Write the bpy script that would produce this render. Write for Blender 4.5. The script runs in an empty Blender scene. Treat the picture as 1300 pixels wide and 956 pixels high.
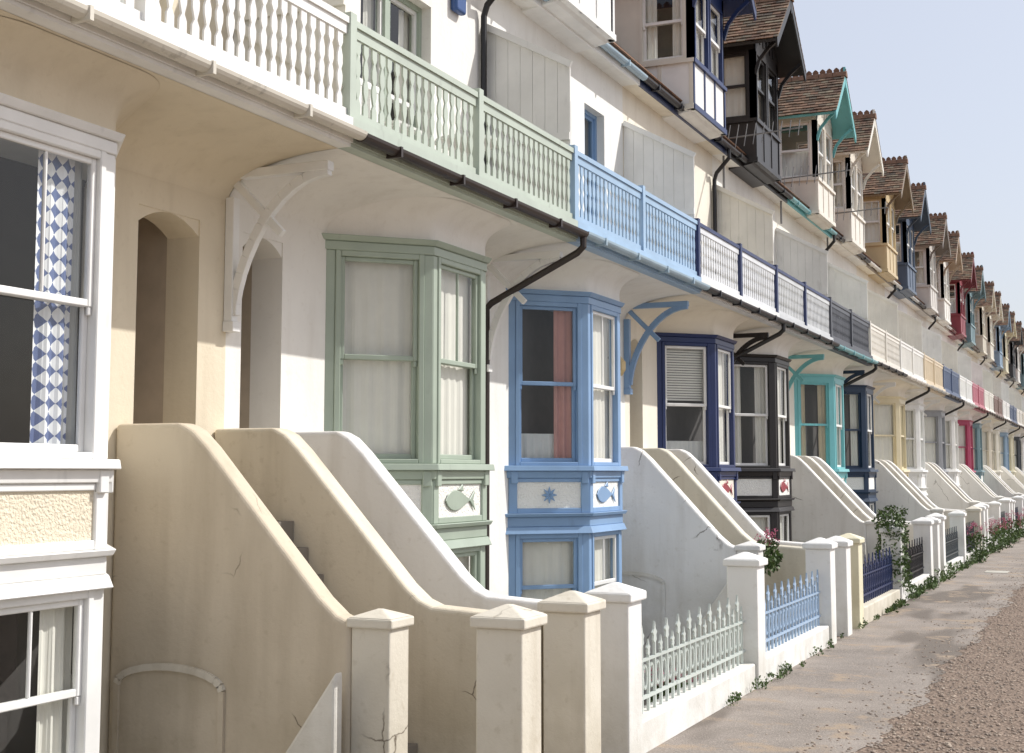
import bpy, math, random
from mathutils import Vector, Matrix
random.seed(7)
scene=bpy.context.scene
R2=math.sqrt(2)
def lin(c):
    def f(v):
        v=v/255.0
        return v/12.92 if v<=0.04045 else ((v+0.055)/1.055)**2.4
    return (f(c[0]),f(c[1]),f(c[2]),1)
# ---------------------------------------------------------------- materials
def newmat(name):
    m=bpy.data.materials.new(name); m.use_nodes=True
    nt=m.node_tree; b=nt.nodes['Principled BSDF']
    return m,nt,b
def N(nt,t,**k):
    n=nt.nodes.new(t)
    for a,v in k.items():
        if a in n.inputs: n.inputs[a].default_value=v
        else: setattr(n,a,v)
    return n
def mixc(nt,fac,a,b,mode='MIX'):
    n=nt.nodes.new('ShaderNodeMix'); n.data_type='RGBA'; n.blend_type=mode
    for i,v in ((0,fac),(6,a),(7,b)):
        if hasattr(v,'is_linked') or hasattr(v,'links'): nt.links.new(v,n.inputs[i])
        else: n.inputs[i].default_value=v
    return n.outputs[2]
def ramp(nt,src,p0,p1,c0=(0,0,0,1),c1=(1,1,1,1)):
    r=nt.nodes.new('ShaderNodeValToRGB'); nt.links.new(src,r.inputs[0])
    r.color_ramp.elements[0].position=p0; r.color_ramp.elements[1].position=p1
    r.color_ramp.elements[0].color=c0; r.color_ramp.elements[1].color=c1
    return r.outputs[0]
def coords(nt,scale=(1,1,1)):
    g=nt.nodes.new('ShaderNodeTexCoord'); mp=nt.nodes.new('ShaderNodeMapping')
    mp.inputs['Scale'].default_value=scale
    nt.links.new(g.outputs['Object'],mp.inputs[0]); return mp.outputs[0]
def noise(nt,scale,detail=4,sc=(1,1,1),rough=.55):
    n=nt.nodes.new('ShaderNodeTexNoise'); n.inputs['Scale'].default_value=scale
    n.inputs['Detail'].default_value=detail; n.inputs['Roughness'].default_value=rough
    nt.links.new(coords(nt,sc),n.inputs['Vector']); return n.outputs[0]
def bump(nt,b,h,s=.3,d=.01):
    bp=nt.nodes.new('ShaderNodeBump'); bp.inputs['Strength'].default_value=s; bp.inputs['Distance'].default_value=d
    nt.links.new(h,bp.inputs['Height']); nt.links.new(bp.outputs[0],b.inputs['Normal'])
def mul(c,k): return (c[0]*k,c[1]*k,c[2]*k,1)
CACHE={}
def stucco(name,rgb,dirt=.35,crack=False,rough=False):
    if name in CACHE: return CACHE[name]
    m,nt,b=newmat(name); c=lin(rgb)
    big=ramp(nt,noise(nt,.9,4),.35,.7)
    col=mixc(nt,big,mul(c,.9),c)
    st=ramp(nt,noise(nt,3.0,4,(1.6,1.6,.22)),.5,.8)
    f=nt.nodes.new('ShaderNodeMath'); f.operation='MULTIPLY'; f.inputs[1].default_value=dirt
    nt.links.new(st,f.inputs[0])
    col=mixc(nt,f.outputs[0],col,(c[0]*.56,c[1]*.52,c[2]*.46,1))
    sp=ramp(nt,noise(nt,14,5),.6,.72)
    f2=nt.nodes.new('ShaderNodeMath'); f2.operation='MULTIPLY'; f2.inputs[1].default_value=dirt*.6
    nt.links.new(sp,f2.inputs[0])
    col=mixc(nt,f2.outputs[0],col,(c[0]*.6,c[1]*.56,c[2]*.48,1))
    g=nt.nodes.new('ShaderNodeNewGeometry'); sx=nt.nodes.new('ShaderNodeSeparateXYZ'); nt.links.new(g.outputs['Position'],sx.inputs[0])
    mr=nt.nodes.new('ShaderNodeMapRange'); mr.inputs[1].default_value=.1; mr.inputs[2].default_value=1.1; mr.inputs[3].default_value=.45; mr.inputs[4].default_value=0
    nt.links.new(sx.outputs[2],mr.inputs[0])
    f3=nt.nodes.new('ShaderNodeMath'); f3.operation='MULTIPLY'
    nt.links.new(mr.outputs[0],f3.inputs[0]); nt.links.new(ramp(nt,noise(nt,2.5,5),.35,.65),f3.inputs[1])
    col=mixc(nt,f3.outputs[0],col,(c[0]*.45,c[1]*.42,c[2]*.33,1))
    if crack:
        v=nt.nodes.new('ShaderNodeTexVoronoi'); v.feature='DISTANCE_TO_EDGE'; v.inputs['Scale'].default_value=1.1
        nn=nt.nodes.new('ShaderNodeTexNoise'); nn.inputs['Scale'].default_value=5; nn.inputs['Detail'].default_value=5
        cc=coords(nt); nt.links.new(cc,nn.inputs['Vector'])
        mm=mixc(nt,.12,cc,nn.outputs[1]); nt.links.new(mm,v.inputs['Vector'])
        cr=ramp(nt,v.outputs[0],.0,.006,(1,1,1,1),(0,0,0,1))
        mk=ramp(nt,noise(nt,1.3,2),.55,.6)
        f4=nt.nodes.new('ShaderNodeMath'); f4.operation='MULTIPLY'; nt.links.new(cr,f4.inputs[0]); nt.links.new(mk,f4.inputs[1])
        col=mixc(nt,f4.outputs[0],col,(.12,.09,.06,1))
    nt.links.new(col,b.inputs['Base Color']); b.inputs['Roughness'].default_value=.85
    if rough: bump(nt,b,noise(nt,45,3),.9,.02)
    else: bump(nt,b,noise(nt,22,5,rough=.7),.35,.012)
    CACHE[name]=m; return m
def paint(name,rgb,rough=.42,chips=.12):
    key='paint_'+name
    if key in CACHE: return CACHE[key]
    m,nt,b=newmat(key); c=lin(rgb)
    col=mixc(nt,ramp(nt,noise(nt,2.2,4),.35,.7),mul(c,.87),c)
    st=ramp(nt,noise(nt,9,5,(1,1,.3)),.62,.75)
    f=nt.nodes.new('ShaderNodeMath'); f.operation='MULTIPLY'; f.inputs[1].default_value=chips*2
    nt.links.new(st,f.inputs[0])
    col=mixc(nt,f.outputs[0],col,(c[0]*.4+.03,c[1]*.4+.025,c[2]*.4+.02,1))
    nt.links.new(col,b.inputs['Base Color']); b.inputs['Roughness'].default_value=rough
    bump(nt,b,noise(nt,30,3,(1,1,.4)),.15,.004)
    CACHE[key]=m; return m
def simple(name,rgb,rough=.8,var=.2,scale=6,metal=0):
    if name in CACHE: return CACHE[name]
    m,nt,b=newmat(name); c=lin(rgb)
    col=mixc(nt,ramp(nt,noise(nt,scale,4),.3,.7),mul(c,1-var),mul(c,1+var*.3))
    nt.links.new(col,b.inputs['Base Color']); b.inputs['Roughness'].default_value=rough; b.inputs['Metallic'].default_value=metal
    CACHE[name]=m; return m
def island(name,cols,rough=.85,bmp=None):
    m,nt,b=newmat(name)
    g=nt.nodes.new('ShaderNodeNewGeometry'); r=nt.nodes.new('ShaderNodeValToRGB')
    nt.links.new(g.outputs['Random Per Island'],r.inputs[0])
    e=r.color_ramp.elements
    while len(e)<len(cols): e.new(.5)
    for i,cc in enumerate(cols):
        e[i].position=i/(len(cols)-1); e[i].color=lin(cc)
    col=mixc(nt,ramp(nt,noise(nt,7,4),.35,.7),(.6,.6,.6,1),(1,1,1,1))
    col=mixc(nt,1.0,r.outputs[0],col,'MULTIPLY')
    nt.links.new(col,b.inputs['Base Color']); b.inputs['Roughness'].default_value=rough
    if bmp: bump(nt,b,noise(nt,bmp,4),.4,.01)
    return m
gm,nt,b=newmat('window_glass'); nt.nodes.remove(b)
out=[n for n in nt.nodes if n.type=='OUTPUT_MATERIAL'][0]
fr=N(nt,'ShaderNodeFresnel')
# the pane is one sheet: same air-to-glass reflectance seen from either side
gg=N(nt,'ShaderNodeNewGeometry'); mr=N(nt,'ShaderNodeMapRange'); mr.inputs[3].default_value=1.55; mr.inputs[4].default_value=1/1.55
nt.links.new(gg.outputs['Backfacing'],mr.inputs[0]); nt.links.new(mr.outputs[0],fr.inputs[0])
tr=N(nt,'ShaderNodeBsdfTransparent'); tr.inputs[0].default_value=(.95,.965,.96,1)
gl=N(nt,'ShaderNodeBsdfGlossy'); gl.inputs['Roughness'].default_value=.015
bp=N(nt,'ShaderNodeBump'); bp.inputs['Strength'].default_value=.06; bp.inputs['Distance'].default_value=.02
nt.links.new(noise(nt,1.8,2),bp.inputs['Height']); nt.links.new(bp.outputs[0],gl.inputs['Normal'])
mx=N(nt,'ShaderNodeMixShader'); nt.links.new(fr.outputs[0],mx.inputs[0]); nt.links.new(tr.outputs[0],mx.inputs[1]); nt.links.new(gl.outputs[0],mx.inputs[2])
nt.links.new(mx.outputs[0],out.inputs[0]); GLASS=gm
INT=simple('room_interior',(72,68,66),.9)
def cloth(name,rgb,var=.06):
    m=simple(name,rgb,.95,var); nt=m.node_tree; b=nt.nodes['Principled BSDF']; o=[n for n in nt.nodes if n.type=='OUTPUT_MATERIAL'][0]
    t=nt.nodes.new('ShaderNodeBsdfTranslucent'); t.inputs[0].default_value=lin(rgb); x=nt.nodes.new('ShaderNodeMixShader'); x.inputs[0].default_value=.12
    nt.links.new(b.outputs[0],x.inputs[1]); nt.links.new(t.outputs[0],x.inputs[2]); nt.links.new(x.outputs[0],o.inputs[0]); return m
CURT=cloth('white_curtain',(242,238,227),.05); NET=cloth('net_curtain',(222,222,218),.08)
PINK=cloth('pink_curtain',(214,160,152),.1); BEIGE=cloth('beige_curtain',(212,196,168),.1)
BLIND=simple('venetian_blind',(226,223,215),.5,.05)
CHK,nt,b=newmat('checked_curtain')
ck=N(nt,'ShaderNodeTexChecker',Scale=1.0); ck.inputs['Color1'].default_value=lin((98,112,152)); ck.inputs['Color2'].default_value=lin((236,236,236))
mp=nt.nodes.new('ShaderNodeMapping'); mp.inputs['Scale'].default_value=(0.001,15,15); mp.inputs['Rotation'].default_value=(math.radians(45),0,0)
tc=nt.nodes.new('ShaderNodeTexCoord'); nt.links.new(tc.outputs['Object'],mp.inputs[0]); nt.links.new(mp.outputs[0],ck.inputs[0])
nt.links.new(ck.outputs[0],b.inputs['Base Color']); b.inputs['Roughness'].default_value=.9
TILE=island('clay_tile',[(100,76,62),(142,110,88),(120,100,80),(164,132,106),(94,84,72),(152,138,114)],.9,20)
LEAF=island('leaf',[(50,72,28),(78,104,42),(96,120,56),(60,84,36)],.6)
PINKF=island('pink_flower',[(205,90,125),(228,135,165),(185,70,104)],.7)
STONE=island('pebble',[(180,158,140),(146,128,114),(198,180,160),(136,122,112),(184,166,148)],.8)
BRN=paint('brown_iron',(50,40,36),.4); BLK=paint('black_iron',(34,32,33),.35)
GRV,nt,b=newmat('shingle_ground')
v=nt.nodes.new('ShaderNodeTexVoronoi'); v.inputs['Scale'].default_value=34; nt.links.new(coords(nt),v.inputs['Vector'])
hs=ramp(nt,v.outputs['Color'],.1,.9,lin((146,126,110)),lin((196,174,154)))
col=mixc(nt,ramp(nt,noise(nt,1.1,5),.4,.65),hs,lin((156,136,118)))
col=mixc(nt,ramp(nt,v.outputs[0],.0,.6,(0,0,0,1),(1,1,1,1)),col,mul(lin((134,114,98)),.65))
nt.links.new(col,b.inputs['Base Color']); b.inputs['Roughness'].default_value=.9
inv=N(nt,'ShaderNodeMath',operation='SUBTRACT'); inv.inputs[0].default_value=1; nt.links.new(v.outputs[0],inv.inputs[1]); bump(nt,b,inv.outputs[0],.6,.02)
PATH,nt,b=newmat('path_asphalt')
col=mixc(nt,ramp(nt,noise(nt,.9,6,rough=.62),.35,.68),lin((120,111,103)),lin((152,142,133)))
col=mixc(nt,ramp(nt,noise(nt,60,3),.5,.75),col,lin((172,162,150)))
col=mixc(nt,ramp(nt,noise(nt,.6,3,(1,.25,1)),.56,.6),col,lin((110,101,92)))
sp=ramp(nt,noise(nt,1.7,7,rough=.7),.54,.64); col=mixc(nt,sp,col,lin((158,140,120)))
sp=ramp(nt,noise(nt,110,2),.62,.7); col=mixc(nt,sp,col,lin((82,74,68)))
nt.links.new(col,b.inputs['Base Color']); b.inputs['Roughness'].default_value=.9; bump(nt,b,noise(nt,70,4),.8,.01)
YARD=simple('yard_concrete',(150,142,130),.9,.3,2)
ROOF,nt,b=newmat('roof_tiles')
bk=nt.nodes.new('ShaderNodeTexBrick'); bk.inputs['Scale'].default_value=1; bk.inputs['Brick Width'].default_value=.17; bk.inputs['Row Height'].default_value=.11; bk.inputs['Mortar Size'].default_value=.006
bk.inputs['Color1'].default_value=lin((110,78,58)); bk.inputs['Color2'].default_value=lin((148,112,84)); bk.inputs['Mortar'].default_value=(.02,.015,.01,1)
mp=nt.nodes.new('ShaderNodeMapping'); mp.inputs['Rotation'].default_value=(0,0,math.radians(90))
tc=nt.nodes.new('ShaderNodeTexCoord'); nt.links.new(tc.outputs['Object'],mp.inputs[0]); nt.links.new(mp.outputs[0],bk.inputs[0])
nt.links.new(bk.outputs[0],b.inputs['Base Color']); b.inputs['Roughness'].default_value=.9
# ---------------------------------------------------------------- geometry
class Part:
    def __init__(s,name,parent=None,bevel=0,seg=2,smooth=False,recalc=True):
        s.name=name; s.parent=parent; s.v=[]; s.f=[]; s.mi=[]; s.mats=[]; s.bevel=bevel; s.seg=seg; s.smooth=smooth; s.recalc=recalc
    def mat(s,m):
        if m not in s.mats: s.mats.append(m)
        return s.mats.index(m)
    def add(s,vs,fs,m):
        k=len(s.v); i=s.mat(m)
        s.v+=[(-p[0],p[1],p[2]) for p in vs]
        for f in fs: s.f.append([k+a for a in f]); s.mi.append(i)
    def box(s,D0,D1,a0,a1,z0,z1,m):
        s.add([(D0,a0,z0),(D1,a0,z0),(D1,a1,z0),(D0,a1,z0),(D0,a0,z1),(D1,a0,z1),(D1,a1,z1),(D0,a1,z1)],
              [(0,1,2,3),(4,5,6,7),(0,1,5,4),(1,2,6,5),(2,3,7,6),(3,0,4,7)],m)
    def prism(s,pts,vec,m):
        n=len(pts); q=[(p[0]+vec[0],p[1]+vec[1],p[2]+vec[2]) for p in pts]
        s.add(list(pts)+q,[tuple(range(n)),tuple(range(n,2*n))]+[(i,(i+1)%n,n+(i+1)%n,n+i) for i in range(n)],m)
    def loft(s,a,b,m):
        n=len(a)
        s.add(list(a)+list(b),[tuple(range(n)),tuple(range(n,2*n))]+[(i,(i+1)%n,n+(i+1)%n,n+i) for i in range(n)],m)
    def fbox(s,F,u0,u1,z0,z1,n0,n1,m):
        o,u,n=F
        def P(a,b,z): return (o[0]+u[0]*a+n[0]*b,o[1]+u[1]*a+n[1]*b,z)
        s.add([P(u0,n0,z0),P(u1,n0,z0),P(u1,n1,z0),P(u0,n1,z0),P(u0,n0,z1),P(u1,n0,z1),P(u1,n1,z1),P(u0,n1,z1)],
              [(0,1,2,3),(4,5,6,7),(0,1,5,4),(1,2,6,5),(2,3,7,6),(3,0,4,7)],m)
    def fquad(s,F,u0,u1,z0,z1,n,m):
        o,u,nn=F
        def P(a,z): return (o[0]+u[0]*a+nn[0]*n,o[1]+u[1]*a+nn[1]*n,z)
        U=Vector((-u[0],u[1],0)); Z=Vector((0,0,1)); out_=Vector((-nn[0],nn[1],0))
        q=[P(u0,z0),P(u1,z0),P(u1,z1),P(u0,z1)]
        s.add(q,[(0,1,2,3) if U.cross(Z).dot(out_)>0 else (3,2,1,0)],m)
    def tube(s,pts,r,m,n=8):
        P=[Vector(p) for p in pts]; rings=[]
        for i,p in enumerate(P):
            d=(P[min(i+1,len(P)-1)]-P[max(i-1,0)]).normalized()
            a=d.cross(Vector((0,0,1))); 
            if a.length<.05: a=d.cross(Vector((1,0,0)))
            a.normalize(); c=d.cross(a)
            rings.append([tuple(p+a*math.cos(t*2*math.pi/n)*r+c*math.sin(t*2*math.pi/n)*r) for t in range(n)])
        vs=[q for rg in rings for q in rg]; fs=[]
        for i in range(len(P)-1):
            for t in range(n): fs.append((i*n+t,i*n+(t+1)%n,(i+1)*n+(t+1)%n,(i+1)*n+t))
        fs.append(tuple(range(n))); fs.append(tuple(range((len(P)-1)*n,len(P)*n)))
        s.add(vs,fs,m)
    def beam(s,p,q,w,h,m):
        P=Vector(p);Q=Vector(q); d=(Q-P).normalized(); a=d.cross(Vector((0,0,1)))
        if a.length<.05: a=Vector((0,1,0))
        a.normalize(); c=d.cross(a).normalized(); a*=w/2; c*=h/2
        L=[P+a+c,P-a+c,P-a-c,P+a-c]; M=[v+(Q-P) for v in L]
        s.loft([tuple(v) for v in L],[tuple(v) for v in M],m)
    def done(s):
        if not s.v: return None
        me=bpy.data.meshes.new(s.name); me.from_pydata(s.v,[],s.f); 
        for m in s.mats: me.materials.append(m)
        me.polygons.foreach_set('material_index',s.mi)
        import bmesh
        if s.recalc:
            bm=bmesh.new(); bm.from_mesh(me); bmesh.ops.recalc_face_normals(bm,faces=bm.faces); bm.to_mesh(me); bm.free()
        if s.smooth:
            for p in me.polygons: p.use_smooth=True
        ob=bpy.data.objects.new(s.name,me); scene.collection.objects.link(ob)
        if s.bevel:
            md=ob.modifiers.new('bevel','BEVEL'); md.width=s.bevel; md.segments=s.seg; md.limit_method='ANGLE'; md.angle_limit=math.radians(20)
        if s.parent:
            ob.parent=s.parent; ob.matrix_parent_inverse=Matrix.Translation(-s.parent.location)
        return ob
def empty(name,loc):
    e=bpy.data.objects.new(name,None); e.location=loc; e.empty_display_size=.3; scene.collection.objects.link(e); return e
DW,DB,DR,DF=6.26,5.57,5.2,3.27
HW,BD=.55,.69
S0=4.06; W=4.6
def ring(c,off,z,hw=HW,dep=BD):
    e=off*R2; k=.414*off
    return [(DW+.05,c-hw-dep-e-.05,z),(DB-off,c-hw-k,z),(DB-off,c+hw+k,z),(DW+.05,c+hw+dep+e+.05,z)]
def curtain(P,F,u0,u1,z0,z1,n,m,amp=.02,wl=.09):
    o,u,nn=F; k=max(6,int((u1-u0)/wl*6)); vs=[];ph=random.random()*6
    for i in range(k+1):
        a=u0+(u1-u0)*i/k; d=n+amp*math.sin(2*math.pi*a/wl+ph)+amp*.5*math.sin(a*23+ph)
        vs.append((o[0]+u[0]*a+nn[0]*d,o[1]+u[1]*a+nn[1]*d,z0)); vs.append((o[0]+u[0]*a+nn[0]*(n+(d-n)*.4),o[1]+u[1]*a+nn[1]*(n+(d-n)*.4),z1))
    P.add(vs,[(2*i,2*i+2,2*i+3,2*i+1) for i in range(k)],m)
def window(P,G,C,F,u0,u1,z0,z1,tm,sm,vbar=0,cur='white',depth=.1,split=.5):
    fw=.05
    P.fbox(F,u0,u0+fw,z0,z1,-depth,.012,tm); P.fbox(F,u1-fw,u1,z0,z1,-depth,.012,tm)
    P.fbox(F,u0+fw,u1-fw,z1-fw,z1,-depth,.010,tm); P.fbox(F,u0+fw,u1-fw,z0,z0+.04,-depth,.014,tm)
    a,b=u0+fw,u1-fw; zb,zt=z0+.04,z1-fw; zm=zb+(zt-zb)*split; sw=.042
    for (q0,q1,n1) in ((zm-.02,zt,-.02),(zb,zm+.02,-.056)):
        n0=n1-.034
        P.fbox(F,a,a+sw,q0,q1,n0,n1,sm); P.fbox(F,b-sw,b,q0,q1,n0,n1,sm)
        P.fbox(F,a+sw,b-sw,q1-.04,q1,n0,n1-.001,sm); P.fbox(F,a+sw,b-sw,q0,q0+.045,n0,n1-.001,sm)
        if vbar and (n1>-.03 or vbar>1):
            uu=(a+b)/2; P.fbox(F,uu-.011,uu+.011,q0+.045,q1-.04,n0+.005,n1-.004,sm)
        if n1>-.03:
            for h0 in (a,b-sw): P.fbox(F,h0+.004,h0+sw-.004,q0-.05,q0,n0+.006,n1-.004,sm)
        G.fquad(F,a+sw,b-sw,q0+.045,q1-.04,(n0+n1)/2,GLASS)
    n=-depth-.025
    if cur=='white': curtain(C,F,a-.02,b+.02,zb,zt,n,CURT,.009,.13)
    elif cur=='drape':
        w=(b-a)*.3; curtain(C,F,a-.02,a+w,zb,zt,n,CURT); curtain(C,F,b-w,b+.02,zb,zt,n,CURT)
    elif cur=='pink':
        curtain(C,F,b-(b-a)*.34,b+.02,zb,zt,n,PINK); curtain(C,F,a,b-(b-a)*.3,zb,zb+.32,n-.03,NET,.008)
    elif cur=='beige':
        w=(b-a)*.28; curtain(C,F,a-.02,a+w,zb,zt,n,BEIGE); curtain(C,F,b-w,b+.02,zb,zt,n,BEIGE)
    elif cur=='half': curtain(C,F,a-.02,b+.02,zb,zm,n,NET,.012)
    elif cur=='check':
        curtain(C,F,b-(b-a)*.46,b-(b-a)*.08,zb,zt,n,CHK,.02,.12); curtain(C,F,b-(b-a)*.12,b+.02,zb,zt,n-.03,NET,.02)
    elif cur=='blind':   # blind drawn part of the way, net below
        z=zb+.95
        while z<zt:
            C.fbox(F,a,b,z,z+.028,n-.012,n+.012,BLIND); z+=.038
        curtain(C,F,a,b,zb,zb+.35,n-.02,NET,.008)
def fish(P,F,uc,zc,L,m,n0=.002,n1=.014):
    o,u,n=F; pts=[]
    for i in range(11):
        t=i/10; pts.append((-L*.5+L*.8*t, .15*L*math.sin(math.pi*t**.75)**.9 if 0<t<1 else (.0 if t==0 else .015*L)))
    bot=[(a,-b) for a,b in reversed(pts[1:])]
    poly=pts+[(L*.5,.17*L),(L*.42,0),(L*.5,-.17*L)]+bot
    P.prism([(o[0]+u[0]*(uc+a)+n[0]*n0,o[1]+u[1]*(uc+a)+n[1]*n0,zc+b) for a,b in poly],(n[0]*(n1-n0),n[1]*(n1-n0),0),m)
    P.prism([(o[0]+u[0]*(uc+a)+n[0]*n0,o[1]+u[1]*(uc+a)+n[1]*n0,zc+b) for a,b in ((-.1*L,.152*L),(.06*L,.24*L),(.1*L,.13*L))],(n[0]*(n1-n0),n[1]*(n1-n0),0),m)
def wallgrid(P,D0,D1,s0,s1,z0,z1,ops,m):
    ss=sorted({s0,s1}|{v for o in ops for v in o[:2]}); zz=sorted({z0,z1}|{v for o in ops for v in o[2:4]})
    for i in range(len(ss)-1):
        for j in range(len(zz)-1):
            cs=(ss[i]+ss[i+1])/2; cz=(zz[j]+zz[j+1])/2
            if any(o[0]<cs<o[1] and o[2]<cz<o[3] for o in ops): continue
            P.box(D0,D1,ss[i],ss[i+1],zz[j],zz[j+1],m)
def tiles(P,o,u,w,n,L,S,tw=.165,g=.115):
    o=Vector(o);u=Vector(u);w=Vector(w);n=Vector(n); r=0; y=-.02
    while y<S-.05:
        x=-(tw/2 if r%2 else 0)
        while x<L:
            x0=max(x,0)+.003; x1=min(x+tw,L)-.003
            if x1-x0>.02:
                j=random.uniform(-.01,.01); t=random.uniform(0,.012)
                a=[o+u*x0+w*y+n*.004,o+u*x1+w*y+n*.004,o+u*x1+w*(y+g+.03+j)+n*(.022+t),o+u*x0+w*(y+g+.03+j)+n*(.022+t)]
                b=[p+n*.016 for p in a]
                P.loft([tuple(p) for p in a],[tuple(p) for p in b],TILE)
            x+=tw
        y+=g; r+=1
WHT=(240,239,235)
H=[
 dict(n='white',t=WHT,r=WHT,w=(226,214,190),d=WHT,b=WHT,g=(215,209,195),c=('white','check')),
 dict(n='sage',t=(166,178,162),r=(190,200,186),w=(239,236,229),d=(232,232,225),b=(172,186,168),g=(52,42,38),c=('white','white')),
 dict(n='skyblue',t=(134,166,202),r=(160,188,214),w=(240,239,233),d=(238,238,234),b=(146,176,206),g=(165,188,202),c=('pink','white')),
 dict(n='navy',t=(32,48,94),r=(224,226,228),w=(237,230,214),d=(34,52,98),b=(34,50,92),g=(38,38,44),c=('blind','white')),
 dict(n='black',t=(34,30,30),r=(205,207,208),w=(240,238,231),d=(42,39,39),b=(36,34,34),g=(36,36,38),c=('drape','white')),
 dict(n='turquoise',t=(118,190,194),r=(76,78,86),w=(239,235,223),d=(236,228,214),b=(112,186,188),g=(134,186,192),c=('beige','drape')),
 dict(n='deepblue',t=(32,56,82),r=(232,226,214),w=(240,238,231),d=(236,229,216),b=(234,229,216),g=(50,50,54),c=('drape','drape')),
 dict(n='straw',t=(226,214,180),r=(234,232,226),w=(239,232,216),d=(208,186,144),b=(134,116,92),g=(228,223,214),c=('white','drape')),
 dict(n='white2',t=(238,238,234),r=(222,204,174),w=(240,238,234),d=(80,96,118),b=(72,88,106),g=(208,208,204),c=('drape','white')),
 dict(n='grey',t=(155,157,160),r=(88,104,134),w=(240,235,225),d=(216,210,202),b=(134,124,114),g=(72,72,74),c=('white','blind')),
 dict(n='white3',t=(242,240,234),r=(236,236,232),w=(241,240,235),d=(238,234,225),b=(180,158,134),g=(226,226,221),c=('drape','drape')),
 dict(n='crimson',t=(174,70,100),r=(198,122,136),w=(241,236,229),d=(148,64,74),b=(130,60,68),g=(120,66,66),c=('white','white')),
]
extra=[((236,231,216),WHT),((150,174,194),(100,112,136)),((230,223,196),(230,226,218)),((70,74,78),(216,210,196)),((238,236,230),(192,205,200)),((122,150,156),(238,234,224)),((222,214,196),(142,118,110))]
def spec(i):
    if i<0: return H[0]
    if i<len(H): return H[i]
    e=extra[i%len(extra)]; k=i%len(extra)
    return dict(n='x%d'%k,t=e[0],r=e[1],w=[(240,238,231),(239,233,218),(241,240,236)][i%3],d=e[0],b=e[0],g=(104,96,90),c=('white','drape'))
WHITEP=paint('white',WHT)
NH=24
for i in range(-1,NH):
    sp=spec(i); a=S0+W*i; L=(i%2==0)
    near=i<5
    house=empty('terraced_house',(-8,a+W/2,0))
    nm=sp['n']
    T=paint(nm,sp['t']); RL=paint(nm+'_rail',sp['r'],.42,.2); DM=paint(nm+'_dormer',sp['d']); BG=paint(nm+'_barge',sp['b']); GT=paint(nm+'_gutter',sp['g'],.4,.4 if i<=0 else .12)
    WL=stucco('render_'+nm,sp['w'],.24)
    PAN=stucco('pebbledash_'+nm,tuple(min(245,v+6) for v in sp['w']),.12,False,True)
    c=a+1.93 if L else a+W-1.93
    if L: d0,d1=a+3.55,a+4.25
    else: d0,d1=a+.2,a+.76
    wp=Part('walls',house)
    fw0,fw1=c-.7,c+.7
    if L: nd0,nd1=a+3.1,a+3.85
    else: nd0,nd1=a+.75,a+1.5
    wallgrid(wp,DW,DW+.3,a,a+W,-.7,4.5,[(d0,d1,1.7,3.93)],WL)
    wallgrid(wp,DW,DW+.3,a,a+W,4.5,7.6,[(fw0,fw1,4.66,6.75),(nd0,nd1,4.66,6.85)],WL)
    arc=[(DW+.01,d0,3.93),(DW+.01,d1,3.93)]
    for k in range(9):
        t=k/8; u=d1-(d1-d0)*t; arc.append((DW+.01,u,3.93-.12*(2*t-1)**2-.002))
    wp.prism(arc,(.28,0,0),WL)
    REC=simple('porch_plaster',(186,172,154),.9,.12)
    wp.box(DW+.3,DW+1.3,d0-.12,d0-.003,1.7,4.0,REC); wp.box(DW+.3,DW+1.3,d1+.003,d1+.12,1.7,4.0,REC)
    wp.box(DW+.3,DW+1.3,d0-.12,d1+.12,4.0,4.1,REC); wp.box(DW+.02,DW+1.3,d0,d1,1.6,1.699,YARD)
    wp.box(12.2,12.5,a,a+W,-.7,7.6,WL)
    if i in(-1,NH-1):
        s_=a if i==-1 else a+W-.25
        wp.prism([(DW+.31,s_,-.7),(12.19,s_,-.7),(12.19,s_,7.55),(9.3,s_,10.75),(DW+.31,s_,7.6)],(0,.25,0),WL)
    wp.done()
    cv=Part('plaster_cove',house,smooth=True)
    pr=[]
    for k in range(17):
        t=k/16*math.pi/2
        pr.append((DW-.002-(DW-5.28)*(1-math.cos(t)),4.14+.32*math.sin(t)))
    vs=[];
    for D,z in pr: vs+=[(D,a+.003,z),(D,a+W-.003,z)]
    cv.add(vs,[(2*k,2*k+1,2*k+3,2*k+2) for k in range(16)],WL)
    rings=[]
    for k in range(13):
        t=k/12; z=4.105+.35*t; off=.002+.26*t**3.2
        rg=ring(c,off,z); 
        pts=[]
        for q in range(4):
            P0=Vector(rg[q])
            if q in(0,3): pts.append(tuple(P0)); continue
            A=(Vector(rg[q-1])-P0).normalized(); B=(Vector(rg[q+1])-P0).normalized(); r=.02+.2*t
            for h in range(6):
                w_=h/5; p=(P0+A*r)*(1-w_)**2+P0*2*w_*(1-w_)+(P0+B*r)*w_**2; pts.append(tuple(p))
        rings.append(pts)
    n=len(rings[0]); vs=[p for r in rings for p in r]
    cv.add(vs,[(k*n+j,k*n+j+1,(k+1)*n+j+1,(k+1)*n+j) for k in range(12) for j in range(n-1)],WL)
    cv.done()
    dp=Part('front_door',house)
    DC=paint(nm,sp['t'])
    dp.box(DW+1.2,DW+1.25,d0+.003,d1-.003,1.7,3.75,DC)
    for zz in ((1.85,2.5),(2.65,3.5)):
        for q in (0,1):
            u0=d0+.08+q*(d1-d0)/2-.02*q; dp.box(DW+1.185,DW+1.2,u0,u0+(d1-d0)/2-.12,zz[0],zz[1],DC)
    dp.done()
    bp_=Part('bay_window',house,bevel=.006 if near else 0,seg=1)
    G=Part('window_glass',house,recalc=False); C=Part('curtains',house)
    r_=1/R2
    FL=((DW,c-HW-BD),(-r_,r_),(-r_,-r_)); FF=((DB,c-HW),(0,1),(-1,0)); FR=((DB,c+HW),(r_,r_),(-r_,r_))
    LC=BD*R2
    SMf=WHITEP if nm in('navy','black','turquoise','deepblue','skyblue') else T
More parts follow.
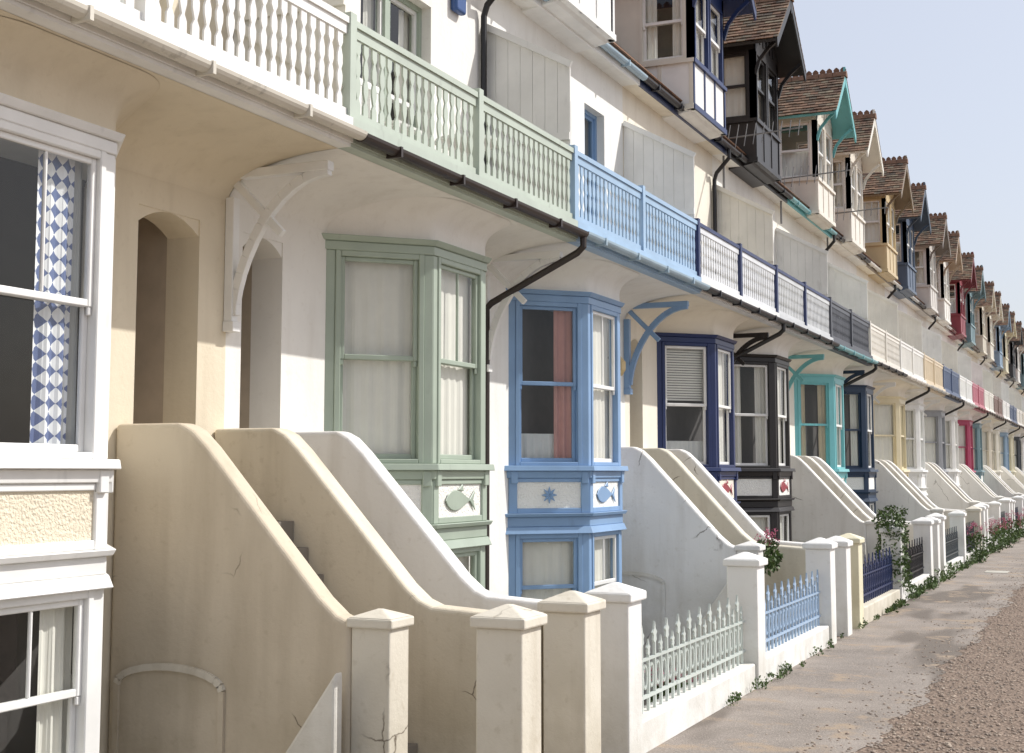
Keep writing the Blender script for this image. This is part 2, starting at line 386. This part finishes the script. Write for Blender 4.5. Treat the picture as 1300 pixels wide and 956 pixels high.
    def zone(z0,z1,cu):
        for (F,l,vb,cc,sm) in ((FL,LC,0,cu[0],WHITEP if nm in('navy','black') else T),(FF,2*HW,1,cu[1],SMf),(FR,LC,0,cu[0],SMf)):
            e=.085
            bp_.fbox(F,0,e,z0,z1,-.11,.0,T); bp_.fbox(F,l-e,l,z0,z1,-.11,.0,T)
            window(bp_,G,C,F,e,l-e,z0,z1,T,sm,vb,cc)
    zone(2.13,3.98,sp['c']); zone(.2,1.37,('white' if i%3 else 'half','white' if i>0 else 'drape'))
    bp_.loft(ring(c,.012,3.98),ring(c,.012,4.06),T); bp_.loft(ring(c,.03,4.061),ring(c,.06,4.11),T)
    bp_.loft(ring(c,.085,2.07),ring(c,.075,2.129),T); bp_.loft(ring(c,.03,1.99),ring(c,.04,2.069),T)
    bp_.loft(ring(c,-.005,1.60),ring(c,-.005,1.989),PAN)
    bp_.loft(ring(c,.05,1.56),ring(c,.07,1.599),T); bp_.loft(ring(c,.015,1.45),ring(c,.015,1.559),T); bp_.loft(ring(c,.06,1.371),ring(c,.03,1.449),T)
    bp_.loft(ring(c,.06,.14),ring(c,.05,.199),T); bp_.loft(ring(c,0,-.7),ring(c,0,.139),WL)
    for F,l in ((FL,LC),(FF,2*HW),(FR,LC)):
        for u0,u1 in ((0,.1),(l-.1,l)): bp_.fbox(F,u0,u1,1.6,1.989,-.03,.016,T)
        bp_.fbox(F,.1,l-.1,1.6,1.655,-.03,.014,T); bp_.fbox(F,.1,l-.1,1.945,1.989,-.03,.014,T)
        for u0 in (.02,l-.1): bp_.fbox(F,u0,u0+.08,1.93,2.068,.0,.045,T)
    if i in(1,2,3,4,5):
        fm={3:paint('red_fish',(150,50,60)),4:paint('red_fish',(150,50,60))}.get(i,T)
        fish(bp_,FF,HW,1.8,.62,fm)
        if i==2:
            for k in range(8):
                t=k*math.pi/4; o,u,n=FL; q=[]
                for rr,dt in ((.0,0),(.045,.4),(.1,0),(.045,-.4)):
                    q.append((o[0]+u[0]*(LC/2+rr*math.cos(t+dt))+n[0]*(.002+.001*(k%2)),o[1]+u[1]*(LC/2+rr*math.cos(t+dt))+n[1]*(.002+.001*(k%2)),1.8+rr*math.sin(t+dt)))
                bp_.prism(q,(n[0]*.01,n[1]*.01,0),T)
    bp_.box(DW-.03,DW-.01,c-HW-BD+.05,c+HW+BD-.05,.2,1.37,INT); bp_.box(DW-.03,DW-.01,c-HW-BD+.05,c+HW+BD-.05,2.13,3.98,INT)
    bp_.done()
    uw=Part('balcony_doors',house)
    FU=((DW+.12,fw0),(0,1),(-1,0)); window(uw,G,C,FU,0,.7,4.66,6.75,T,WHITEP if i!=4 else T,0,'drape'); window(uw,G,C,FU,.7,1.4,4.66,6.75,T,WHITEP if i!=4 else T,0,'drape')
    FN=((DW+.12,nd0),(0,1),(-1,0)); window(uw,G,C,FN,0,nd1-nd0,4.66,6.85,T,T,1,'half')
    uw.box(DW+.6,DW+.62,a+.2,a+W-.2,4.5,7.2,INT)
    uw.done()
    bl=Part('balcony',house)
    bl.box(DR-.02,DW-.003,a+.002,a+W-.002,4.51,4.62,stucco('balcony_deck',(200,196,188),.3))
    FC=RL if i!=0 else WHITEP
    bl.box(DR-.05,DR-.021,a+.002,a+W-.002,4.49,4.68,FC if i!=3 else WHITEP)
    bl.box(DR-.03,5.29,a+.002,a+W-.002,4.462,4.489,FC)
    PS=paint('navy',(32,48,94)) if i in(3,4) else RL
    for k in range(3 if i==NH-1 else 2):
        u=a+k*W/2; w=.045
        bl.box(DR-w+.03,DR+w+.03,u-w+(.05 if k==0 else 0),u+w+(.05 if k==0 else 0),4.62,5.5,PS)
    bl.box(DR-.005,DR+.065,a+.1,a+W-.0,5.41,5.46,PS); bl.box(DR+.012,DR+.048,a+.1,a+W,5.33,5.409,RL); bl.box(DR+.01,DR+.05,a+.1,a+W,4.70,4.76,RL)
    nb=36
    for k in range(nb):
        u=a+.12+(W-.14)*(k+.5)/nb+random.uniform(-.004,.004)
        if min(abs(u-a-W/2),abs(u-a-.05))<.06: continue
        h=.036
        if i<7:
            pf=[(-1,4.755),(-1,4.84),(-.35,4.88),(-.95,4.95),(-1,5.0),(-.5,5.045),(-1,5.09),(-.95,5.15),(-.35,5.21),(-1,5.25),(-1,5.335)]
            pts=[(DR+.022,u+x*h,z) for x,z in pf]+[(DR+.022,u-x*h,z) for x,z in reversed(pf)]
            bl.prism(pts,(.016,0,0),RL)
        else: bl.box(DR+.022,DR+.038,u-.028,u+.028,4.755,5.335,RL)
    bl.done()
    if i>=1:
        sc=Part('balcony_screen',house); SC=paint('screen%d'%(i%3),[(236,236,232),(238,235,224),(228,227,222)][i%3],.6)
        D=5.24
        while D<DW-.02:
            D1=min(D+.145,DW-.004); f=lambda q:6.4+(q-5.24)/(DW-5.24)*.53
            sc.prism([(D+.004,a+.02,4.63),(D1,a+.02,4.63),(D1,a+.02,f(D1)),(D+.004,a+.02,f(D))],(0,.022,0),SC); D=D1
        sc.beam((5.22,a-.002,6.37),(DW-.01,a-.002,6.93),.04,.07,SC); sc.beam((5.24,a+0,5.6),(DW-.01,a+0,5.6),.03,.08,SC); sc.beam((5.26,a-.0,4.9),(DW-.02,a-.0,5.55),.028,.07,SC)
        sc.done()
    gp=Part('gutters',house)
    def halfpipe(D,z,r,m,s0,s1):
        pts=[(D+r*math.cos(t*math.pi/8),s0,z-r*math.sin(t*math.pi/8)) for t in range(9)]
        gp.prism(pts,(0,s1-s0,0),m)
        k=s0+.5
        while k<s1: gp.box(D-r-.008,D+r+.008,k,k+.03,z-r-.012,z+.01,m); k+=1.1
    halfpipe(DR-.115,4.56-.01*(i%2),.06,GT,a,a+W)
    halfpipe(5.94,7.56,.06,GT,a,a+W)
    gp.box(6.0,6.03,a,a+W,7.44,7.62,BG if i!=2 else WHITEP); gp.box(6.031,DW+.05,a,a+W,7.46,7.5,WL)
    if not L:
        u=a+W-.02
        gp.tube([(DR-.115,u,4.5),(DR-.115,u,4.40),(DR-.05,u,4.34),(DW-.12,u,3.86),(DW-.06,u,3.80),(DW-.06,u,3.6),(DW-.06,u,-.6)],.038,BLK if i!=1 else BRN)
        u=a+W-.1
        gp.tube([(5.94,u,7.5),(5.94,u,7.36),(DW-.1,u+.0,7.12),(DW-.06,u,7.0),(DW-.06,u,4.62)],.036,BLK)
    gp.done()
    bk_=Part('balcony_bracket',house,bevel=.004 if near else 0,seg=1)
    BM=WHITEP if i<3 else (T if i in(3,4,5,6) else WHITEP)
    if i==3: BM=paint('skyblue',(134,166,202))
    bk_.box(DW-.08,DW-.003,a-.04,a+.04,3.2,4.16,BM); bk_.box(5.34,DW-.003,a-.042,a+.042,4.30,4.37,BM)
    pts=[]
    for k in range(13):
        t=k/12*math.pi/2; pts.append((DW-.07-.84*(1-math.cos(t)),3.25+1.05*math.sin(t)**1.25))
    for k in range(12): bk_.beam((pts[k][0],a,pts[k][1]),(pts[k+1][0],a,pts[k+1][1]),.06,.075,BM)
    bk_.beam((DW-.05,a,4.3),(DW-.5,a,3.85),.05,.06,BM)
    bk_.box(DW-.1,DW-.002,a-.05,a+.05,3.12,3.2,BM)
    bk_.done()
    rf=Part('roof',house)
    rf.prism([(5.98,a,7.6),(9.3,a,10.86),(9.3,a,10.96),(5.92,a,7.66)],(0,W,0),ROOF)
    rf.prism([(12.6,a,7.6),(9.3,a,10.86),(9.3,a,10.96),(12.7,a,7.66)],(0,W,0),ROOF)
    rf.done()
    dm=Part('dormer',house)
    DF_,hw,z0d=5.75,.9,7.52
    FcL=((7.3,c-hw),(-1,0),(0,-1)); FcF=((DF_,c-hw),(0,1),(-1,0)); FcR=((DF_,c+hw),(1,0),(0,1))
    dcur=['drape','white','half'][i%3]
    LP=WHITEP if nm in('navy','skyblue') else DM
    for F,l,ops in ((FcL,1.55,[(.7,1.45)]),(FcF,1.8,[(.1,.87),(.93,1.7)]),(FcR,1.55,[(.1,.85)])):
        CH=paint('dormer_cream',(226,220,206)) if (nm=='navy' and F is not FcF) else DM
        dm.fbox(F,0,l,z0d,8.3,-.1,-.001 if F is not FcF else .0,LP)
        dm.fbox(F,0,l,9.55,9.75,-.1,-.001 if F is not FcF else .0,CH)
        ed=0
        for o0,o1 in ops+[(l,l)]:
            if o0>ed: dm.fbox(F,ed,o0,8.3,9.55,-.1,0,CH)
            if o1>o0: window(dm,G,C,F,o0,o1,8.3,9.55,CH,WHITEP if i not in(4,) else DM,0,dcur)
            ed=o1
        k=0
        while k<l-.05:
            dm.fbox(F,k,k+.06,z0d,8.24,.0,.014,CH); k+=(l-.06)/3
        dm.fbox(F,-.02,l+.02,8.24,8.3,.0,.04,CH); dm.fbox(F,-.01,l+.01,z0d,z0d+.08,.0,.03,CH)
    dm.prism([(DF_+.04,c-hw+.03,z0d+.01),(DW,c-hw+.03,z0d+.01),(DW,c-hw+.03,z0d-.1),(DF_+.1,c-hw+.03,z0d-.03)],(0,1.74,0),WHITEP if nm=='navy' else DM)
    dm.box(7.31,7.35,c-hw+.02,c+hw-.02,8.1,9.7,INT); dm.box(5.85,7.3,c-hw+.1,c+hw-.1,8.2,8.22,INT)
    zr,ze,ho=10.72,9.62,1.16
    dm.prism([(DF_,c-hw,9.751),(DF_,c+hw,9.751),(DF_,c+.03,zr-.12),(DF_,c-.03,zr-.12)],(.06,0,0),DM)
    for k in (-.5,-.25,0,.25,.5):
        dm.box(DF_-.02,DF_-.001,c+k-.03,c+k+.03,9.751,zr-.15-abs(k)*1.0,DM)
    for sg in(-1,1):
        dm.prism([(5.3,c,zr),(5.3,c+sg*ho,ze),(5.3,c+sg*(ho-.02),ze-.05),(5.3,c,zr-.06)],(4.0,0,0),BG)
        dm.prism([(5.27,c+sg*.001,zr+.03),(5.27,c+sg*(ho+.03),ze),(5.27,c+sg*(ho+.0),ze-.17),(5.27,c+sg*.001,zr-.19)],(.035,0,0),BG)
        q=[(DF_,c+sg*(hw-.03),9.1),(DF_-.08,c+sg*(hw-.03),9.35),(DF_-.25,c+sg*(hw-.03),9.55),(5.32,c+sg*(hw-.03),9.7)]
        for k in range(3): dm.beam(q[k],q[k+1],.05,.06,BG)
    dm.beam((5.29,c,zr+.16),(5.29,c,zr-.3),.05,.05,BG)
    dm.done()
    tp=Part('dormer_tiles',house)
    S=math.hypot(ho,zr-ze); 
    for sg in(-1,1):
        w_=Vector((0,sg*ho/S,-(zr-ze)/S)); n_=Vector((0,sg*(zr-ze)/S,ho/S))
        tiles(tp,(5.26,c,zr),(1,0,0),w_,n_,3.9 if i>0 else .5,S+.04)
    rp=[(5.24,c-.12,zr-.06),(5.24,c-.07,zr+.04),(5.24,c,zr+.075),(5.24,c+.07,zr+.04),(5.24,c+.12,zr-.06)]
    D=5.24
    RT=simple('ridge_clay',(128,96,76),.9,.3,9)
    while D<9.0:
        tp.prism([(D,)+p[1:] for p in rp],(.29,0,0),RT)
        for k in range(2):
            q=D+.02+k*.145
            tp.prism([(q,c-.012,zr+.06),(q+.115,c-.012,zr+.06),(q+.125,c-.012,zr+.11),(q+.09,c-.012,zr+.15),(q+.0575,c-.012,zr+.17),(q+.025,c-.012,zr+.15),(q-.01,c-.012,zr+.11)],(0,.024,0),RT)
        D+=.30
    tp.done()
    G.done(); C.done()
    # ======== front garden structures ========
    CW={0:(206,193,171),1:(232,224,206),2:(234,232,227),3:(222,214,196),5:(234,226,206),7:(236,228,210)}
    def stair_wall(s0,s1,m,full=True):
        p=Part('stair_wall',bevel=.035,seg=4)
        pr=[(DW-.003,-.7),(DW-.003,2.38),(5.72,2.38),(5.62,2.33),(5.5,2.22),(4.62,1.27),(4.5,1.17),(4.4,1.13)]
        if full: pr+=[(DF+.34,1.08),(DF+.34,-.7)]
        else: pr+=[(4.4,-.7)]
        p.prism([(D,s0,z) for D,z in pr],(0,s1-s0,0),m); return p.done()
    wc=stucco('white_coping',(228,224,214),.4)
    if L:
        cw=stucco('stairwall_L%d'%i if i<6 else 'stairwall_Lfar',CW.get(i,(236,232,224)),.42,True)
        stair_wall(a+3.36,a+3.55,cw,False)
        for s0,D0 in ((a+3.38,4.13),):
            pc=cw if i!=0 else stucco('post_cream',(223,216,200),.55,True)
            pp=Part('stair_post',bevel=.012); pp.box(D0,D0+.27,s0,s0+.25,-.7,1.12,pc); pp.box(D0-.025,D0+.295,s0-.025,s0+.275,1.10,1.16,pc)
            pp.loft([(D0-.02,s0-.02,1.161),(D0+.29,s0-.02,1.161),(D0+.29,s0+.27,1.161),(D0-.02,s0+.27,1.161)],[(D0+.12,s0+.11,1.21),(D0+.15,s0+.11,1.21),(D0+.15,s0+.14,1.21),(D0+.12,s0+.14,1.21)],pc); pp.done()
        q=Part('basement_stair_coping',bevel=.02)
        q.prism([(4.38,a+3.16,.86),(4.38,a+3.16,-.7),(5.3,a+3.16,-.7),(5.3,a+3.16,-.45),(4.66,a+3.16,.46)],(0,.1,0),wc); q.done()
        q=Part('under_stair_hatch'); so=a+3.36
        arc=[]
        for k in range(13):
            t=math.pi*k/12; arc.append((5.75+.42*math.cos(t),.66+.13*math.sin(t)))
        for k in range(12):
            A,B=arc[k],arc[k+1]; q.beam((A[0],so-.008,A[1]),(B[0],so-.008,B[1]),.035,.045,wc if i>0 else stucco('hatch_trim',(222,214,198),.5))
        q.box(5.31,5.35,so-.025,so-.001,-.7,.66,cw); q.box(6.15,6.19,so-.025,so-.001,-.7,.66,cw)
        q.prism([(D,so-.005,z) for D,z in arc]+[(5.33,so-.005,-.7),(6.17,so-.005,-.7)],(0,.004,0),cw)
        q.done()
        post_gate=a+3.42
    else:
        stair_wall(a-.14,a+.08,stucco('partywall_%d'%(i if i<8 else 9),(219,209,188) if i==1 else (214,208,190) if i==3 else (233,228,215),.5,True))
        stair_wall(a+.76,a+.96,stucco('stairwhite_'+nm,(236,234,230),.4,True))
        post_gate=a+.86
    stp=Part('entrance_steps')
    e0,e1=(a+3.56,a+W-.15) if L else (a+.09,a+.75)
    stp.box(DF+.3,4.5,e0,e1,-.69,.02,YARD)
    for k in range(9):
        D0=4.5+k*.128; stp.box(D0,DW-.004,e0,e1,.02+k*.187,.02+(k+1)*.187-.001,YARD)
    stp.done()
    def post(s,m,hh=1.2,w=.3):
        hh+=random.uniform(-.03,.03)
        p=Part('gate_post',bevel=.012); D0=DF
        p.box(D0,D0+w,s-w/2,s+w/2,-.05,hh-.07,m); p.box(D0-.03,D0+w+.03,s-w/2-.03,s+w/2+.03,hh-.07,hh-.005,m)
        cx=D0+w/2; p.loft([(D0-.025,s-w/2-.025,hh-.005),(D0+w+.025,s-w/2-.025,hh-.005),(D0+w+.025,s+w/2+.025,hh-.005),(D0-.025,s+w/2+.025,hh-.005)],
               [(cx-.02,s-.02,hh+.06),(cx+.02,s-.02,hh+.06),(cx+.02,s+.02,hh+.06),(cx-.02,s+.02,hh+.06)],m); p.done()
    cm=stucco('post_cream',(223,216,200),.55,True); wm=stucco('post_white',(239,238,234),.35)
    if L: post(post_gate+.15,cm if i in(-1,0,6) else wm)
    elif i>0:
        post(a,cm if i==1 else wm,1.18); post(post_gate,wm if i!=3 else stucco('post_yellow',(230,223,194),.4)); post(a+W,wm,1.2)
    if i>0:
        if L: r0,r1=a+.15,post_gate
        else: r0,r1=post_gate+.15,a+W-.15
        kw=Part('front_kerb_wall',bevel=.015); kw.box(DF+.03,DF+.25,r0+.002,r1-.002,-.69,.24,wm if i!=3 else cm); kw.done()
        IR={1:(204,212,206),2:(168,192,218),3:(40,54,96),4:(34,34,40)}.get(i,[(50,54,72),(228,228,225),(76,84,88)][i%3])
        im=paint('iron_%d'%(i if i<5 else 10+i%3),IR,.35,.3)
        ir=Part('iron_railing'); Dm=DF+.14
        ir.box(Dm-.012,Dm+.012,r0,r1,.34,.365,im); ir.box(Dm-.012,Dm+.012,r0,r1,.62,.64,im)
        nbar=int((r1-r0)/.15)
        for k in range(nbar):
            u=r0+(k+.5)*(r1-r0)/nbar; tall=k%2==0; zt=.74 if tall else .66; rr=.011
            ir.box(Dm-rr,Dm+rr,u-rr,u+rr,.24,zt,im)
            hs=1.0 if tall else .75
            hd=[(0,.16),(.018,.10),(.05,.075),(.03,.05),(.04,.015),(0,-.01)]
            pts=[(Dm-.008,u+x*hs,zt+z*hs) for x,z in hd]+[(Dm-.008,u-x*hs,zt+z*hs) for x,z in reversed(hd[1:-1])]
            ir.prism(pts,(.016,0,0),im)
            if i<8:
                for q in range(8):
                    t0,t1=q*math.pi/4,(q+1)*math.pi/4
                    uc=u+(r1-r0)/nbar/2
                    if uc>r1-.05: break
                    ir.beam((Dm,uc+.045*math.cos(t0),.50+.09*math.sin(t0)),(Dm,uc+.045*math.cos(t1),.50+.09*math.sin(t1)),.012,.014,im)
        ir.done()
GREY=simple('aerial_metal',(120,118,116),.5,.1)
def aerial(s,D,z):
    p=Part('tv_aerial'); m=GREY
    p.tube([(D+.6,s,z-.9),(D+.6,s,z)],.02,m,6); p.tube([(D+.6,s,z),(D-.8,s-.2,z+.02)],.014,m,6)
    for k in range(9):
        t=k/8; q=(D+.5-1.25*t,s-.03-.18*t,z+.02); w=.34-.12*t
        p.tube([(q[0],q[1]-w*.4,q[2]-w*.7),(q[0],q[1]+w*.4,q[2]+w*.7)],.008,m,5)
    p.done()
aerial(22.6,5.5,7.75); aerial(26.9,5.5,7.9); aerial(31.6,5.5,8.0)
ln=Part('wall_lantern')
ln.tube([(DW,17.05,3.55),(DW-.18,17.05,3.6)],.015,BLK); 
for r0_,r1_,q0,q1 in ((.05,.10,3.32,3.4),(.10,.10,3.4,3.5),(.10,.03,3.5,3.58)):
    A=[(DW-.2+r0_*math.cos(t*math.pi/4),17.05+r0_*math.sin(t*math.pi/4),q0) for t in range(8)]; B=[(DW-.2+r1_*math.cos(t*math.pi/4),17.05+r1_*math.sin(t*math.pi/4),q1) for t in range(8)]
    ln.loft(A,B,paint('lantern_cream',(214,190,140)))
ln.done()
al=Part('alarm_box',bevel=.03,seg=3); al.box(DW-.09,DW-.002,12.45,12.68,6.85,7.2,paint('alarm_blue',(50,84,140))); al.done()
ch=Part('balcony_chair')
CHM=WHITEP; c0,s0=5.62,10.2
for q in (0,.42):
    for t in (0,.42): ch.box(c0+q,c0+q+.035,s0+t,s0+t+.035,4.62,5.06 if q<.1 else 5.5,CHM)
for k in range(5): ch.box(c0+.0,c0+.455,s0+.01+k*.09,s0+.08+k*.09,5.061,5.085,CHM)
for k in range(4): ch.box(c0+.425,c0+.45,s0+.05+k*.1,s0+.10+k*.1,5.1,5.46,CHM)
ch.box(c0+.42,c0+.455,s0,s0+.455,5.46,5.52,CHM); ch.done()
tb=Part('balcony_table')
tb.prism([(5.8+.33*math.cos(k*math.pi/8),11.95+.33*math.sin(k*math.pi/8),5.27) for k in range(16)],(0,0,.03),CHM)
for k in range(3): tb.tube([(5.8+.05*math.cos(k*2.1),11.95+.05*math.sin(k*2.1),5.27),(5.8+.25*math.cos(k*2.1),11.95+.25*math.sin(k*2.1),4.62)],.015,CHM,6)
tb.done()
# ---------------------------------------------------------------- ground
g=Part('ground'); y0,y1=-300,900
pf=[(-500,0),(DF+.2,0),(DF+.21,-.7),(DW+.1,-.7),(DW+.11,0),(500,0)]
for k in range(5):
    A,B=pf[k],pf[k+1]
    g.add([(A[0],y0,A[1]),(B[0],y0,B[1]),(B[0],y1,B[1]),(A[0],y1,A[1])],[(0,1,2,3)],GRV if k in(0,4) else YARD)
g.done()
pt=Part('path'); vs=[];n=1400
for k in range(n+1):
    y=-20+k*.13; e=1.80+.05*math.sin(y*1.3)+.04*math.sin(y*3.7+1)+.03*math.sin(y*9.1)+random.uniform(-.025,.025)
    vs+= [(DF+.1,y,.004),(e,y,.004)]
pt.add(vs,[(2*k,2*k+1,2*k+3,2*k+2) for k in range(n)],PATH); pt.done()
mh=Part('manhole_cover'); mh.box(2.3,2.75,30,30.6,.005,.012,stucco('cover_stone',(200,196,186),.3)); mh.done()
pb=Part('pebbles')
def peb(D,y,r):
    a=random.random()*3; q=random.uniform(.6,1.2); vs=[]
    for k in range(6):
        t=a+k*math.pi/3; vs.append((D+r*math.cos(t)*random.uniform(.8,1.1),y+r*q*math.sin(t),.004+r*.1))
    for k in range(6):
        t=a+k*math.pi/3; vs.append((D+r*.55*math.cos(t),y+r*.55*q*math.sin(t),.004+r*random.uniform(.4,.6)))
    pb.add(vs,[(k,(k+1)%6,6+(k+1)%6,6+k) for k in range(6)]+[(6,7,8,9,10,11)],STONE)
for k in range(10000):
    y=9+26*random.random()**1.6; D=1.82-abs(random.gauss(0,1.2))
    if random.random()<.1: D=1.75+abs(random.gauss(0,.35))
    peb(D,y,random.uniform(.006,.019)*(1 if random.random()<.96 else 1.6))
pb.done()
# ---------------------------------------------------------------- plants
def leaves(P,c,rad,n,size,m,up=False):
    for k in range(n):
        while True:
            d=Vector([random.uniform(-1,1) for _ in range(3)])
            if d.length<=1: break
        d=d.normalized()*d.length**.5
        p=Vector((c[0]+d.x*rad[0],c[1]+d.y*rad[1],c[2]+d.z*rad[2]))
        if p.z<.02 and c[2]>0: p.z=.02+random.random()*.05
        u=Vector([random.gauss(0,1) for _ in range(3)]); 
        if up: u.z=abs(u.z)*2
        u.normalize(); v=u.cross(Vector([random.gauss(0,1) for _ in range(3)])).normalized(); s=size*random.uniform(.6,1.3)
        P.add([tuple(p),tuple(p+u*s*.5+v*s*.28),tuple(p+u*s),tuple(p+u*s*.5-v*s*.28)],[(0,1,2,3)],m)
iv=Part('ivy_clump')
for k in range(13): leaves(iv,(DF+.15+random.uniform(-.06,.06),22.45+random.uniform(-.12,.12),.35+k*.085),(.24,.26,.17),240,.06,LEAF)
iv.done()
wd=Part('weeds')
y=12.0
while y<75:
    y+=abs(random.gauss(.3,.4)); s=random.uniform(.02,.09)*(1 if y<22 else 2.0)
    leaves(wd,(DF+.02-random.random()*.1,y,s*.5),(s*.7,s*2.4,s*1.1),int(18+s*420),.03 if y<20 else .06,LEAF,True)
wd.done()
def valerian(D,s,z,r,h,n):
    p=Part('valerian_plant'); leaves(p,(D,s,z+h*.4),(r*.8,r,h*.45),n,.08,LEAF)
    for k in range(n//22):
        a=random.random()*6.28; q=r*random.random(); cx,cy=D+q*math.cos(a),s+q*math.sin(a); zt=z+h*random.uniform(.65,1.1)
        p.tube([(cx*.5+D*.5,cy*.5+s*.5,z),(cx,cy,zt)],.004,LEAF,4)
        leaves(p,(cx,cy,zt),(.045,.045,.05),26,.028,PINKF)
    p.done()
valerian(4.15,17.2,.85,.22,.42,260)
for s in (33,37,40,43,46,50,55,60): valerian(DF-.05-random.random()*.15,s+random.random(),0,.35+random.random()*.25,.6+random.random()*.25,420)
valerian(3.9,12.4,-.2,.25,.4,250); valerian(DF+.7,20.5,0,.3,.9,350)
# ---------------------------------------------------------------- light
el,phi=math.radians(44),math.radians(38)
S=Vector((math.cos(el)*math.cos(phi),math.cos(el)*math.sin(phi),math.sin(el)))
sd=bpy.data.lights.new('sun','SUN'); sd.energy=4.3; sd.angle=math.radians(.5); sd.color=(1,.975,.94)
so=bpy.data.objects.new('sun',sd); so.rotation_euler=S.to_track_quat('Z','Y').to_euler(); so.location=(20,20,40); scene.collection.objects.link(so)
w=bpy.data.worlds.new('World'); scene.world=w; w.use_nodes=True; nt=w.node_tree
sk=nt.nodes.new('ShaderNodeTexSky'); sk.sky_type='NISHITA'; sk.sun_disc=False; sk.sun_elevation=el; sk.sun_rotation=math.atan2(S.x,S.y)
sk.air_density=1.0; sk.dust_density=3.0; sk.ozone_density=1.0
hz=mixc(nt,.55,sk.outputs[0],(6.3,6.5,7.2,1))
nt.links.new(hz,nt.nodes['Background'].inputs[0]); nt.nodes['Background'].inputs[1].default_value=.138
# ---------------------------------------------------------------- camera
cd=bpy.data.cameras.new('camera'); cam=bpy.data.objects.new('camera',cd); scene.collection.objects.link(cam)
cd.sensor_width=36; cd.lens=1742/1300*36; cd.shift_y=-45/1300; cd.clip_end=3000; cd.clip_start=.05
cam.location=(0,0,2.05); cam.rotation_euler=(math.radians(90+5.48),0,math.radians(24.02)); scene.camera=cam
scene.view_settings.view_transform='Standard'; scene.view_settings.look='None'; scene.view_settings.exposure=0
